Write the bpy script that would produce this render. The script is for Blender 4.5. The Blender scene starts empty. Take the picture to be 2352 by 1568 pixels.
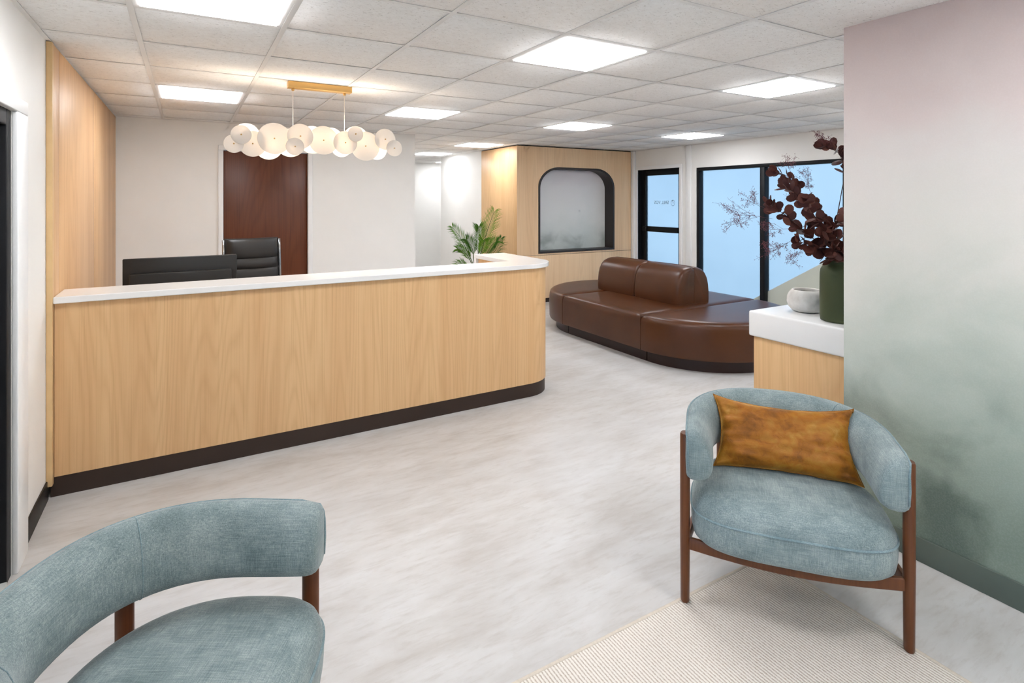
import bpy, bmesh, math, random
from mathutils import Vector, Matrix, noise as mnoise

random.seed(7)
SC = bpy.context.scene
COL = SC.collection
PI = math.pi

# ------------------------------------------------------------------ camera
FPX, IW, IH, HORIZON, YAW, EYE = 1278.0, 2352.0, 1568.0, 460.0, math.radians(30.27), 1.55
cam = bpy.data.cameras.new('camera'); cam_o = bpy.data.objects.new('camera', cam); COL.objects.link(cam_o)
cam.sensor_width = 36.0; cam.lens = 36.0 * FPX / IW
cam.shift_y = -(IH / 2 - HORIZON) / IW
cam.clip_start = 0.03; cam.clip_end = 200
cam_o.location = (0, 0, EYE); cam_o.rotation_euler = (PI / 2, 0, -YAW)
SC.camera = cam_o

# ------------------------------------------------------------------ world, exposure
PANEL_STRENGTH = 16.5
LAMP_WATTS = 1.7
w = bpy.data.worlds.new('sky'); SC.world = w; w.use_nodes = True
nt = w.node_tree; nt.nodes.clear()
wo = nt.nodes.new('ShaderNodeOutputWorld'); bg = nt.nodes.new('ShaderNodeBackground')
tc = nt.nodes.new('ShaderNodeTexCoord'); sep = nt.nodes.new('ShaderNodeSeparateXYZ')
rp = nt.nodes.new('ShaderNodeValToRGB')
mm = nt.nodes.new('ShaderNodeMath'); mm.operation = 'MULTIPLY_ADD'; mm.inputs[1].default_value = .5; mm.inputs[2].default_value = .5
e_ = rp.color_ramp.elements; e_.new(.5)
for i_, (p_, c_) in enumerate(((.34, (.34, .50, .68, 1)), (.5, (.44, .62, .82, 1)), (.8, (.30, .53, .88, 1)))): e_[i_].position = p_; e_[i_].color = c_
nt.links.new(tc.outputs['Generated'], sep.inputs[0]); nt.links.new(sep.outputs['Z'], mm.inputs[0]); nt.links.new(mm.outputs[0], rp.inputs[0])
nt.links.new(rp.outputs[0], bg.inputs[0]); bg.inputs[1].default_value = 2.3
nt.links.new(bg.outputs[0], wo.inputs[0])
vs = SC.view_settings
vs.view_transform = 'Standard'; vs.look = 'None'; vs.gamma = 1.0; vs.use_curve_mapping = False
vs.exposure = 0.14
SC.cycles.use_denoising = True
SC.cycles.max_bounces = 6; SC.cycles.diffuse_bounces = 4; SC.cycles.glossy_bounces = 3; SC.cycles.transmission_bounces = 5
SC.cycles.use_adaptive_sampling = True; SC.cycles.adaptive_threshold = .15; SC.cycles.adaptive_min_samples = 12
SC.cycles.sample_clamp_indirect = 6.0

# ------------------------------------------------------------------ helpers: things
def lin(c):
    if isinstance(c, str):
        c = [int(c[i:i + 2], 16) / 255 for i in (1, 3, 5)]
    return tuple(x / 12.92 if x <= .04045 else ((x + .055) / 1.055) ** 2.4 for x in c) + (1.0,)

def tag(o, label=None, cat=None, group=None, kind=None):
    if label: o['label'] = label
    if cat: o['category'] = cat
    if group: o['group'] = group
    if kind: o['kind'] = kind
    return o

def thing(name, label, cat, loc=(0, 0, 0), rz=0.0, group=None, kind=None):
    o = bpy.data.objects.new(name, None); COL.objects.link(o)
    o.location = loc; o.rotation_euler = (0, 0, rz); o.empty_display_size = .1
    return tag(o, label, cat, group, kind)

def link_mesh(name, me, mat, parent=None, loc=(0, 0, 0), rot=(0, 0, 0)):
    o = bpy.data.objects.new(name, me); COL.objects.link(o)
    if mat is not None and not me.materials: me.materials.append(mat)
    o.parent = parent; o.location = loc; o.rotation_euler = rot
    return o

def mesh(name, verts, faces, smooth=False, angle=None):
    me = bpy.data.meshes.new(name); me.from_pydata([tuple(v) for v in verts], [], faces)
    bm = bmesh.new(); bm.from_mesh(me); bmesh.ops.recalc_face_normals(bm, faces=bm.faces); bm.to_mesh(me); bm.free()
    if smooth:
        me.polygons.foreach_set('use_smooth', [True] * len(me.polygons))
        if angle is not None:
            try: me.set_sharp_from_angle(angle=math.radians(angle))
            except Exception: pass
    me.update()
    return me

def part(name, verts, faces, mat, parent=None, smooth=False, angle=None, loc=(0, 0, 0), rot=(0, 0, 0), world=False):
    """world=True: vertices are given in world space, the parent is an unrotated Empty."""
    if world and parent is not None:
        p = parent.location
        verts = [(v[0] - p[0], v[1] - p[1], v[2] - p[2]) for v in verts]
    return link_mesh(name, mesh(name, verts, faces, smooth, angle), mat, parent, loc, rot)

def box_mesh(name, lo, hi, bevel=0.0, seg=2):
    bm = bmesh.new(); bmesh.ops.create_cube(bm, size=1.0)
    for v in bm.verts:
        v.co = Vector([(lo[i] + hi[i]) / 2 + v.co[i] * (hi[i] - lo[i]) for i in range(3)])
    if bevel > 0:
        bmesh.ops.bevel(bm, geom=list(bm.edges), offset=bevel, segments=seg, profile=.5, affect='EDGES')
    me = bpy.data.meshes.new(name); bm.to_mesh(me); bm.free()
    if bevel > 0:
        me.polygons.foreach_set('use_smooth', [True] * len(me.polygons))
        try: me.set_sharp_from_angle(angle=math.radians(50))
        except Exception: pass
    return me

def box(name, lo, hi, mat, parent=None, bevel=0.0, seg=2, world=False):
    if world and parent is not None:
        p = parent.location
        lo = [lo[i] - p[i] for i in range(3)]; hi = [hi[i] - p[i] for i in range(3)]
    return link_mesh(name, box_mesh(name, lo, hi, bevel, seg), mat, parent)

def lathe_geo(prof, n=40, cx=0, cy=0):
    verts, faces = [], []
    for r, z in prof:
        for k in range(n):
            a = 2 * PI * k / n; verts.append((cx + r * math.cos(a), cy + r * math.sin(a), z))
    for i in range(len(prof) - 1):
        for k in range(n):
            a, b = i * n + k, i * n + (k + 1) % n
            faces.append((a, b, b + n, a + n))
    faces.append(tuple(range(n))); faces.append(tuple((len(prof) - 1) * n + k for k in range(n)))
    return verts, faces

def tube_geo(path, rad, n=8, caps=True):
    path = [Vector(p) for p in path]; verts, faces = [], []
    up = Vector((0, 0, 1))
    m = len(path); prev = None
    for i, p in enumerate(path):
        t = (path[min(i + 1, m - 1)] - path[max(i - 1, 0)]).normalized()
        if prev is None:
            ref = up if abs(t.z) < .9 else Vector((1, 0, 0))
            x = t.cross(ref).normalized()
        else:
            x = (prev - t * prev.dot(t)).normalized()
        prev = x; y = t.cross(x).normalized()
        r = rad[i] if isinstance(rad, (list, tuple)) else rad
        for k in range(n):
            a = 2 * PI * k / n; verts.append(p + x * (r * math.cos(a)) + y * (r * math.sin(a)))
    for i in range(m - 1):
        for k in range(n):
            a, b = i * n + k, i * n + (k + 1) % n
            faces.append((a, b, b + n, a + n))
    if caps:
        faces.append(tuple(range(n))); faces.append(tuple((m - 1) * n + k for k in range(n)))
    return verts, faces

def closed_tube_geo(path, rad, n=6):
    v, f = tube_geo(list(path) + [path[0]], rad, n, caps=False)
    return v, f

def normals2d(pts, closed=True):
    """left-hand normals of a polyline (inward for a counter-clockwise outline)"""
    out, m = [], len(pts)
    for i in range(m):
        a = pts[(i - 1) % m] if closed or i > 0 else pts[i]
        b = pts[(i + 1) % m] if closed or i < m - 1 else pts[i]
        d = Vector((b[0] - a[0], b[1] - a[1])).normalized()
        out.append((-d.y, d.x))
    return out

def rings_geo(outline, rings, close_bottom=True, close_top=True):
    """stack of inset copies of a counter-clockwise outline: rings = [(inset, z)]"""
    nn = normals2d(outline); n = len(outline); verts, faces = [], []
    for ins, z in rings:
        for p, q in zip(outline, nn): verts.append((p[0] + q[0] * ins, p[1] + q[1] * ins, z))
    for i in range(len(rings) - 1):
        for k in range(n):
            a, b = i * n + k, i * n + (k + 1) % n
            faces.append((a, b, b + n, a + n))
    if close_bottom: faces.append(tuple(range(n)))
    if close_top: faces.append(tuple((len(rings) - 1) * n + k for k in range(n)))
    return verts, faces

def sweep_geo(path, nrm, stations_profiles):
    """path: (x,y) stations, nrm: their inward normals, one profile [(d,z)] per station, closed profile loop, capped ends"""
    verts, faces = [], []
    n = len(stations_profiles[0])
    for (x, y), (a, b), prof in zip(path, nrm, stations_profiles):
        for d, z in prof: verts.append((x + a * d, y + b * d, z))
    for i in range(len(path) - 1):
        for k in range(n):
            p, q = i * n + k, i * n + (k + 1) % n
            faces.append((p, q, q + n, p + n))
    faces.append(tuple(range(n))); faces.append(tuple((len(path) - 1) * n + k for k in range(n)))
    return verts, faces

def copy_tree(o, parent=None):
    c = o.copy(); COL.objects.link(c); c.parent = parent
    for ch in list(o.children): copy_tree(ch, c)
    return c

# ------------------------------------------------------------------ helpers: materials
def new_mat(name, color='#808080', rough=.5, spec=.5, metallic=0.0):
    m = bpy.data.materials.new(name); m.use_nodes = True
    b = m.node_tree.nodes['Principled BSDF']
    b.inputs['Base Color'].default_value = lin(color) if isinstance(color, str) else color
    b.inputs['Roughness'].default_value = rough; b.inputs['Metallic'].default_value = metallic
    b.inputs['Specular IOR Level'].default_value = spec
    return m, m.node_tree, b

def nd(t, kind, **kw):
    n = t.nodes.new(kind)
    for k, v in kw.items(): setattr(n, k, v)
    return n

def coords(t, scale=(1, 1, 1), world=True, rot=(0, 0, 0), loc=(0, 0, 0)):
    mp = nd(t, 'ShaderNodeMapping')
    mp.inputs['Scale'].default_value = scale; mp.inputs['Rotation'].default_value = rot; mp.inputs['Location'].default_value = loc
    if world: t.links.new(nd(t, 'ShaderNodeNewGeometry').outputs['Position'], mp.inputs['Vector'])
    else: t.links.new(nd(t, 'ShaderNodeTexCoord').outputs['Object'], mp.inputs['Vector'])
    return mp.outputs[0]

def noise(t, vec, scale=1.0, detail=4, rough=.55, dist=0.0):
    n = nd(t, 'ShaderNodeTexNoise'); n.inputs['Scale'].default_value = scale; n.inputs['Detail'].default_value = detail
    n.inputs['Roughness'].default_value = rough; n.inputs['Distortion'].default_value = dist
    t.links.new(vec, n.inputs['Vector']); return n.outputs['Fac']

def ramp(t, fac, stops):
    r = nd(t, 'ShaderNodeValToRGB'); e = r.color_ramp.elements
    while len(e) < len(stops): e.new(.5)
    for i, (p, c) in enumerate(stops):
        e[i].position = p; e[i].color = lin(c) if isinstance(c, str) else (c if len(c) == 4 else tuple(c) + (1,))
    t.links.new(fac, r.inputs[0]); return r.outputs[0]

def gray(v): return (v, v, v, 1)

def mixc(t, a, b, fac, mode='MIX'):
    m = nd(t, 'ShaderNodeMix', data_type='RGBA', blend_type=mode)
    for val, idx in ((a, 6), (b, 7)):
        if isinstance(val, tuple): m.inputs[idx].default_value = val
        else: t.links.new(val, m.inputs[idx])
    if isinstance(fac, (int, float)): m.inputs[0].default_value = fac
    else: t.links.new(fac, m.inputs[0])
    return m.outputs[2]

def math_n(t, op, a, b=None):
    m = nd(t, 'ShaderNodeMath', operation=op)
    for i, v in enumerate((a, b)):
        if v is None: continue
        if isinstance(v, (int, float)): m.inputs[i].default_value = v
        else: t.links.new(v, m.inputs[i])
    return m.outputs[0]

def bump(t, b, h, strength=.2, dist=.002):
    n = nd(t, 'ShaderNodeBump'); n.inputs['Strength'].default_value = strength; n.inputs['Distance'].default_value = dist
    t.links.new(h, n.inputs['Height']); t.links.new(n.outputs[0], b.inputs['Normal'])

def plain(name, color, rough=.5, spec=.5, metallic=0.0, var=.04, scale=3.0):
    """a paint, plastic or metal with a faint procedural unevenness"""
    m, t, b = new_mat(name, color, rough, spec, metallic)
    c = lin(color)
    f = noise(t, coords(t), scale, 3)
    lo = tuple(x * (1 - var) for x in c[:3]) + (1,); hi = tuple(min(1, x * (1 + var)) for x in c[:3]) + (1,)
    t.links.new(ramp(t, f, [(.3, lo), (.7, hi)]), b.inputs['Base Color'])
    return m

def wood_mat(name, light, mid, dark, rough=.42, freq=1.0, spec=.35):
    m, t, b = new_mat(name, mid, rough, spec)
    broad = noise(t, coords(t, (2.6 * freq, 2.6 * freq, .10)), 1.6, 3, .5)
    # growth rings drawn out along the board: arches where the field turns
    fld = noise(t, coords(t, (2.6 * freq, 2.6 * freq, .16), loc=(3, 1, 0)), 1.5, 1.5, .4)
    saw = math_n(t, 'FRACT', math_n(t, 'MULTIPLY', fld, 26.0))
    tri = math_n(t, 'ABSOLUTE', math_n(t, 'SUBTRACT', saw, .5))
    fine = noise(t, coords(t, (150 * freq, 150 * freq, 1.6)), 1.0, 3, .6)
    base = ramp(t, broad, [(.30, mid), (.52, light), (.75, mid)])
    c1 = mixc(t, base, lin(dark), ramp(t, tri, [(.0, gray(.22)), (.30, gray(0.0))]))
    c2 = mixc(t, c1, lin(dark), ramp(t, fine, [(.50, gray(0.0)), (.75, gray(.42))]))
    t.links.new(c2, b.inputs['Base Color'])
    return m

MAT = {}
MAT['wall'] = plain('wall_paint', '#F4F2EE', .55, .3, var=.012)
MAT['trim'] = plain('trim_paint', '#F4F4F3', .4, .4, var=.012)
MAT['oak'] = wood_mat('light_oak_laminate', '#DFB888', '#D6AB7B', '#BA8C5D')
MAT['oak_wall'] = wood_mat('oak_wall_panel', '#DEB68A', '#CEA276', '#B4865F', rough=.46, freq=.8)
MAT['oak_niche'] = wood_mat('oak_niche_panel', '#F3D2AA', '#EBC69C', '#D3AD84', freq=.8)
MAT['oak_edge'] = plain('oak_edge_band', '#DDBA88', .45, .3, var=.06, scale=8)
MAT['door_wood'] = wood_mat('dark_mahogany_veneer', '#6A3B26', '#5A2F1E', '#3E1F14', rough=.35, freq=.7)
MAT['walnut'] = wood_mat('walnut_stain', '#6B3E23', '#5A311B', '#422212', rough=.35, freq=1.5)
MAT['plinth'] = plain('dark_bronze_plinth', '#33261F', .4, .4, var=.1)
MAT['sofa_plinth'] = plain('espresso_plinth', '#2C1915', .4, .4, var=.1)
MAT['bronze'] = plain('dark_bronze_frame', '#332D2B', .42, .4, var=.06)
MAT['black_metal'] = plain('black_aluminium', '#121417', .5, .25, var=.1)
MAT['black_base'] = plain('black_rubber_base', '#2A2622', .5, .3, var=.1)
MAT['sage_base'] = plain('sage_rubber_base', '#5C665D', .45, .4, var=.05)
MAT['quartz'] = plain('white_quartz', '#EDECEA', .22, .5, var=.012)
MAT['brass'] = plain('brushed_brass', '#C9A263', .4, .5, metallic=.6, var=.08)
MAT['cord'] = plain('white_cord', '#EDE6DD', .5, .3)
MAT['tee'] = plain('ceiling_tee_enamel', '#EDEBE8', .5, .3, var=.02)
MAT['lamp_frame'] = plain('light_frame_enamel', '#E6E4E1', .45, .3, var=.02)
MAT['grey_plastic'] = plain('black_plastic', '#1D1E1F', .45, .4, var=.05)
MAT['chrome'] = plain('polished_steel', '#9A9C9E', .2, .5, metallic=.9)
MAT['slab'] = plain('plenum_board', '#C9C5C0', .8, .2)
MAT['green_vase'] = plain('olive_matte_glaze', '#434A30', .62, .3, var=.05, scale=6)
MAT['stem'] = plain('dry_stem', '#4A2C22', .7, .2, var=.2, scale=20)
MAT['pot'] = plain('grey_planter', '#8B8A86', .6, .3)
MAT['soil'] = plain('potting_soil', '#3A2C22', .9, .1, var=.3, scale=60)
MAT['concrete_out'] = plain('outdoor_concrete', '#C4C8C4', .8, .2, var=.08)

MAT['parapet'] = plain('sage_window_film', '#C9CCC0', .8, .2, var=.04)

# ceiling tile with pits and fissures
m, t, b = new_mat('mineral_fibre_tile', '#D5D1CC', .9, .1)
pv = coords(t)
f1 = noise(t, coords(t, (1, 2.2, 1)), 62, 3, .62, .6)
f2 = noise(t, coords(t, (2.0, 1, 1), loc=(5, 2, 0)), 120, 2, .6)
pit = ramp(t, f1, [(.60, gray(0.0)), (.68, gray(1.0))])
pit2 = ramp(t, f2, [(.66, gray(0.0)), (.74, gray(.8))])
pits = math_n(t, 'MAXIMUM', pit, pit2)
soft = noise(t, pv, 30, 4)
base = ramp(t, soft, [(.3, '#F4F2EF'), (.7, '#FAF9F7')])
t.links.new(mixc(t, base, lin('#A39D96'), math_n(t, 'MULTIPLY', pits, .5)), b.inputs['Base Color'])
MAT['tile'] = m

# vinyl floor, clouded and drawn out along the room
m, t, b = new_mat('grey_vinyl_floor', '#CFCBC6', .38, .35)
v1 = coords(t, (.9, 2.6, 1), rot=(0, 0, math.radians(4)))
n1 = noise(t, v1, 2.6, 5, .62, .3)
n2 = noise(t, coords(t, (1.0, 4.6, 1), loc=(7, 3, 0)), 8.0, 5, .68, .2)
n3 = noise(t, coords(t, (.8, .8, 1), loc=(1, 9, 0)), .9, 2)
c1 = ramp(t, n1, [(.28, '#B8B2AC'), (.45, '#C4C0BC'), (.58, '#CBC8C5'), (.72, '#CFCDCB')])
c2 = mixc(t, c1, lin('#ABA299'), ramp(t, n2, [(.50, gray(0.0)), (.76, gray(.50))]))
c3 = mixc(t, c2, lin('#D0D1D3'), ramp(t, n3, [(.45, gray(0.0)), (.65, gray(.4))]))
t.links.new(c3, b.inputs['Base Color'])
t.links.new(ramp(t, n2, [(.3, gray(.34)), (.7, gray(.46))]), b.inputs['Roughness'])
MAT['floor'] = m

# misty printed mural, lilac above and sage below
def mural_mat(name, zlo, zhi, stops, blot, seed):
    m, t, b = new_mat(name, '#BBBBBB', .6, .25)
    pos = nd(t, 'ShaderNodeNewGeometry').outputs['Position']
    sp = nd(t, 'ShaderNodeSeparateXYZ'); t.links.new(pos, sp.inputs[0])
    big = noise(t, coords(t, (1, 1, 1.3), loc=seed), 1.7, 5, .55, .4)
    zz = math_n(t, 'DIVIDE', math_n(t, 'SUBTRACT', sp.outputs['Z'], zlo), zhi - zlo)
    zw = math_n(t, 'ADD', zz, math_n(t, 'MULTIPLY', math_n(t, 'SUBTRACT', big, .5), .42))
    base = ramp(t, zw, stops)
    bl = noise(t, coords(t, (1, 1, 1.1), loc=(seed[0] + 4.3, seed[1] + 2, .35)), 2.3, 4, .5, .25)
    low = ramp(t, zz, [(.0, gray(1.0)), (.22, gray(.95)), (.37, gray(0.0))])
    msk = math_n(t, 'MULTIPLY', ramp(t, bl, [(.44, gray(0.0)), (.60, gray(1.0))]), low)
    fine = noise(t, coords(t, (1, 1, 1)), 160, 2)
    col = mixc(t, base, lin(blot), math_n(t, 'MULTIPLY', msk, .8))
    col = mixc(t, col, lin('#FFFFFF'), ramp(t, fine, [(.4, gray(0.0)), (.8, gray(.06))]))
    t.links.new(col, b.inputs['Base Color'])
    return m
MAT['mural'] = mural_mat('misty_mural', 0.0, 2.37,
    [(.02, '#818E81'), (.20, '#A0AB9E'), (.38, '#C3C7BC'), (.55, '#DAD6CD'), (.70, '#DFD7D1'), (.84, '#DDCDC8'), (1.0, '#D6C3BE')], '#56645A', (0, 0, 0))
MAT['mural_niche'] = mural_mat('misty_mural_niche', .55, 2.15,
    [(.0, '#BEC5C0'), (.25, '#D8DDD9'), (.50, '#EAEBE9'), (.75, '#EFEDEE'), (1.0, '#E8E0E5')], '#8F9894', (2, 5, 1))

# woven upholstery
def fabric_mat(name, c_lo, c_mid, c_hi, scale=1.0):
    m, t, b = new_mat(name, c_mid, .85, .2)
    h = noise(t, coords(t, (16 * scale, 430 * scale, 430 * scale), world=False), 1.0, 2, .6)
    v = noise(t, coords(t, (430 * scale, 430 * scale, 16 * scale), world=False), 1.0, 2, .6)
    d = noise(t, coords(t, (430 * scale, 16 * scale, 430 * scale), world=False), 1.0, 2, .6)
    big = noise(t, coords(t, (1, 1, 1), world=False), 8, 4, .6)
    s = math_n(t, 'ADD', math_n(t, 'MULTIPLY', math_n(t, 'ADD', math_n(t, 'ADD', h, v), d), .23), math_n(t, 'MULTIPLY', big, .31))
    t.links.new(ramp(t, s, [(.40, c_lo), (.5, c_mid), (.61, c_hi)]), b.inputs['Base Color'])
    b.inputs['Sheen Weight'].default_value = .25; b.inputs['Sheen Roughness'].default_value = .4
    bump(t, b, math_n(t, 'ADD', h, v), .25, .0015)
    return m
MAT['fabric'] = fabric_mat('dusty_blue_fabric', '#687779', '#829091', '#A4AEAC')
MAT['piping'] = fabric_mat('dusty_blue_piping', '#667B80', '#7E9297', '#9AACAD')

# gold velvet
m, t, b = new_mat('gold_velvet', '#A0691E', .55, .3)
vv = noise(t, coords(t, (1, 1, 1.5), world=False), 8.5, 4, .55, .7)
v2 = noise(t, coords(t, (1, 1, 1), world=False, loc=(3, 3, 3)), 30, 4, .6, .8)
sv = math_n(t, 'ADD', math_n(t, 'MULTIPLY', vv, .75), math_n(t, 'MULTIPLY', v2, .25))
t.links.new(ramp(t, sv, [(.34, '#6E3E0A'), (.48, '#985C10'), (.60, '#A36F22'), (.72, '#B48A48')]), b.inputs['Base Color'])
b.inputs['Sheen Weight'].default_value = .8; b.inputs['Sheen Roughness'].default_value = .35
b.inputs['Sheen Tint'].default_value = lin('#E0B060')
bump(t, b, v2, .5, .006)
MAT['velvet'] = m

# brown leather
m, t, b = new_mat('brown_leather', '#52300F', .34, .42)
l1 = noise(t, coords(t, (1, 1, 1)), 3.5, 4, .5)
l2 = noise(t, coords(t, (1, 1, 1)), 240, 2, .5)
t.links.new(ramp(t, l1, [(.3, '#46240D'), (.7, '#512C13')]), b.inputs['Base Color'])
MAT['leather'] = m
m, t, b = new_mat('black_leather', '#2A2826', .42, .45)
bump(t, b, noise(t, coords(t), 220, 2), .12, .001)
t.links.new(ramp(t, noise(t, coords(t), 5, 3), [(.3, '#1E1C1B'), (.7, '#262423')]), b.inputs['Base Color'])
MAT['black_leather'] = m

# ribbed flat-weave rug
m, t, b = new_mat('ribbed_rug', '#CFC6BA', .95, .1)
wv = nd(t, 'ShaderNodeTexWave', wave_type='BANDS', bands_direction='X', wave_profile='SIN')
wv.inputs['Scale'].default_value = 27; wv.inputs['Distortion'].default_value = .9; wv.inputs['Detail'].default_value = 3; wv.inputs['Detail Scale'].default_value = 6
t.links.new(coords(t), wv.inputs['Vector'])
fl = noise(t, coords(t, (1, .6, 1)), 210, 3, .7)
s = math_n(t, 'ADD', math_n(t, 'MULTIPLY', wv.outputs['Fac'], .45), math_n(t, 'MULTIPLY', fl, .62))
t.links.new(ramp(t, s, [(.30, '#B9AC9E'), (.45, '#DCD3C8'), (.70, '#EBE5DC')]), b.inputs['Base Color'])
bump(t, b, s, .6, .004)
MAT['rug'] = m
MAT['rug_edge'] = plain('rug_binding', '#D3C8B9', .9, .1, var=.06, scale=90)

# plaster-like bowl, leaves
m, t, b = new_mat('chalky_stone', '#CFCBC5', .85, .15)
t.links.new(ramp(t, noise(t, coords(t), 18, 5), [(.3, '#C4BFB8'), (.7, '#DAD7D2')]), b.inputs['Base Color'])
bump(t, b, noise(t, coords(t), 90, 4), .2, .002)
MAT['stone'] = m
def leaf_mat(name, a, bcol, rough=.6, trans=.0):
    m, t, b = new_mat(name, a, rough, .25)
    oi = nd(t, 'ShaderNodeObjectInfo')
    f = math_n(t, 'ADD', math_n(t, 'MULTIPLY', oi.outputs['Random'], .6), math_n(t, 'MULTIPLY', noise(t, coords(t), 30, 3), .4))
    t.links.new(ramp(t, f, [(.2, a), (.8, bcol)]), b.inputs['Base Color'])
    return m
MAT['dry_leaf'] = leaf_mat('burgundy_dried_leaf', '#3E1F1E', '#63392F')
MAT['spray'] = leaf_mat('mauve_dried_spray', '#6A3A40', '#835459')
MAT['palm'] = leaf_mat('palm_leaflet', '#2E5A16', '#6A9A22', .4)
MAT['palm_stem'] = plain('palm_stalk', '#4C5D2A', .5, .3, var=.2, scale=12)

# lamp diffusers, chandelier discs, glass
def emit_mat(name, color, strength):
    m = bpy.data.materials.new(name); m.use_nodes = True; t = m.node_tree; t.nodes.clear()
    e = nd(t, 'ShaderNodeEmission'); e.inputs[0].default_value = lin(color); e.inputs[1].default_value = strength
    o = nd(t, 'ShaderNodeOutputMaterial'); t.links.new(e.outputs[0], o.inputs[0]); return m
MAT['panel_light'] = emit_mat('lit_light_panel', '#F9FBFF', PANEL_STRENGTH)
MAT['led'] = emit_mat('warm_led', '#FFEBD2', 14.0)
m = bpy.data.materials.new('frosted_acrylic_disc'); m.use_nodes = True; t = m.node_tree; b = t.nodes['Principled BSDF']
b.inputs['Base Color'].default_value = lin('#F3F0EC'); b.inputs['Roughness'].default_value = .4
tr = nd(t, 'ShaderNodeBsdfTranslucent'); tr.inputs[0].default_value = lin('#FBF1E4')
mx = nd(t, 'ShaderNodeMixShader'); mx.inputs[0].default_value = .38
t.links.new(b.outputs[0], mx.inputs[1]); t.links.new(tr.outputs[0], mx.inputs[2]); t.links.new(mx.outputs[0], t.nodes['Material Output'].inputs[0])
MAT['disc'] = m
m, t, b = new_mat('frosted_glass', '#F2F8FC', .42, .5)
b.inputs['Transmission Weight'].default_value = 1.0; b.inputs['IOR'].default_value = 1.25
t.links.new(ramp(t, noise(t, coords(t), 1.2, 2), [(.3, '#AEB6B9'), (.7, '#B8BFC1')]), b.inputs['Base Color'])
MAT['frosted'] = m
m = bpy.data.materials.new('clear_glass'); m.use_nodes = True; t = m.node_tree; t.nodes.clear()
g = nd(t, 'ShaderNodeBsdfGlossy'); g.inputs['Roughness'].default_value = .02; tp = nd(t, 'ShaderNodeBsdfTransparent')
tp.inputs[0].default_value = (.93, .96, .97, 1)
fr = nd(t, 'ShaderNodeFresnel'); fr.inputs[0].default_value = 1.45; mx = nd(t, 'ShaderNodeMixShader'); o = nd(t, 'ShaderNodeOutputMaterial')
t.links.new(fr.outputs[0], mx.inputs[0]); t.links.new(tp.outputs[0], mx.inputs[1]); t.links.new(g.outputs[0], mx.inputs[2]); t.links.new(mx.outputs[0], o.inputs[0])
MAT['clear'] = m
MAT['decal'] = plain('etched_lettering', '#8FA3AE', .6, .2)

# ------------------------------------------------------------------ the setting
CZ = 2.372                     # ceiling
XL, XR = -.628, 6.48           # left wall, window wall
YB, YN, YF = 6.65, -2.6, 11.7  # wall behind the desk, wall behind the camera, far end of the corridor
XC0, XC1 = 2.47, 4.20          # corridor sides
MX, MY = 2.72, 1.503           # mural face and its free end
TH = .14

def struct(name, lo, hi, mat, parent=None, bevel=0.0):
    o = box(name, lo, hi, MAT[mat], parent, bevel, world=parent is not None)
    if parent is None: o['kind'] = 'structure'
    return o

struct('floor', (XL - .3, YN - .3, -.12), (XR + .12, YF + .3, 0), 'floor')

def wall_with_holes(name, axis, at, out, a0, a1, holes, mat='wall'):
    """one wall mesh with rectangular openings; axis 'x': plane x=at, spans y a0..a1, thickness towards out"""
    bm = bmesh.new()
    lo_t, hi_t = sorted((at, at + out))
    cuts = sorted(set([a0, a1] + [h[0] for h in holes] + [h[1] for h in holes]))
    for c0, c1 in zip(cuts[:-1], cuts[1:]):
        zs = [(0, CZ + .1)]
        for h in holes:
            if h[0] <= c0 + 1e-6 and h[1] >= c1 - 1e-6:
                zs = [z for z in ((0, h[2]), (h[3], CZ + .1)) if z[1] - z[0] > 1e-4]
        for z0, z1 in zs:
            r = bmesh.ops.create_cube(bm, size=1.0)
            for v in r['verts']:
                s = (v.co.x, v.co.y, v.co.z)
                tt = lo_t if s[0] < 0 else hi_t
                aa = c0 if s[1] < 0 else c1
                v.co = Vector((tt, aa, z0 if s[2] < 0 else z1)) if axis == 'x' else Vector((aa, tt, z0 if s[2] < 0 else z1))
    bmesh.ops.recalc_face_normals(bm, faces=bm.faces)
    me = bpy.data.meshes.new(name); bm.to_mesh(me); bm.free()
    o = link_mesh(name, me, MAT[mat]); o['kind'] = 'structure'
    return o

DOOR3 = (2.02, 3.03)           # glazed door in the left wall
wall_with_holes('wall_left', 'x', XL, -TH, YN, YB, [(DOOR3[0], DOOR3[1], 0, 1.92), (-1.6, 1.4, .25, 2.1)])
wall_with_holes('wall_back', 'y', YB, TH, XL - TH, XC0, [(.331, 1.187, 0, 2.085)])
struct('wall_corridor_left', (XC0 - TH, YB + TH, 0), (XC0, YF, CZ + .1), 'wall')
struct('wall_corridor_right', (XC1 + .02, 8.2, 0), (XR, 9.95, CZ + .1), 'wall')
struct('wall_far', (XC0 - TH, YF, 0), (XR + TH, YF + TH, CZ + .1), 'wall')
struct('wall_near', (XL - TH, YN - TH, 0), (XR + TH, YN, CZ + .1), 'wall')
WIN = (2.40, 5.716)
wall_with_holes('wall_window', 'x', XR, TH, YN, YF, [(6.03, 6.94, 0, 2.05), (WIN[0], WIN[1], .06, 2.03)])
struct('wall_mural', (MX, YN, 0), (MX + .13, MY, CZ + .01), 'mural')

# cove bases and trims
def cove(name, pts_lo, pts_hi, mat): struct(name, pts_lo, pts_hi, mat, bevel=.003)
cove('baseboard_left', (XL, DOOR3[1] + .215, 0), (XL + .008, 3.70, .105), 'black_base')
cove('baseboard_mural', (MX - .008, YN, 0), (MX, MY, .105), 'sage_base')
cove('baseboard_back', (1.25, YB - .008, 0), (XC0, YB, .10), 'black_base')
cove('baseboard_window', (XR - .008, 5.76, 0), (XR, 5.98, .10), 'black_base')

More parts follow.
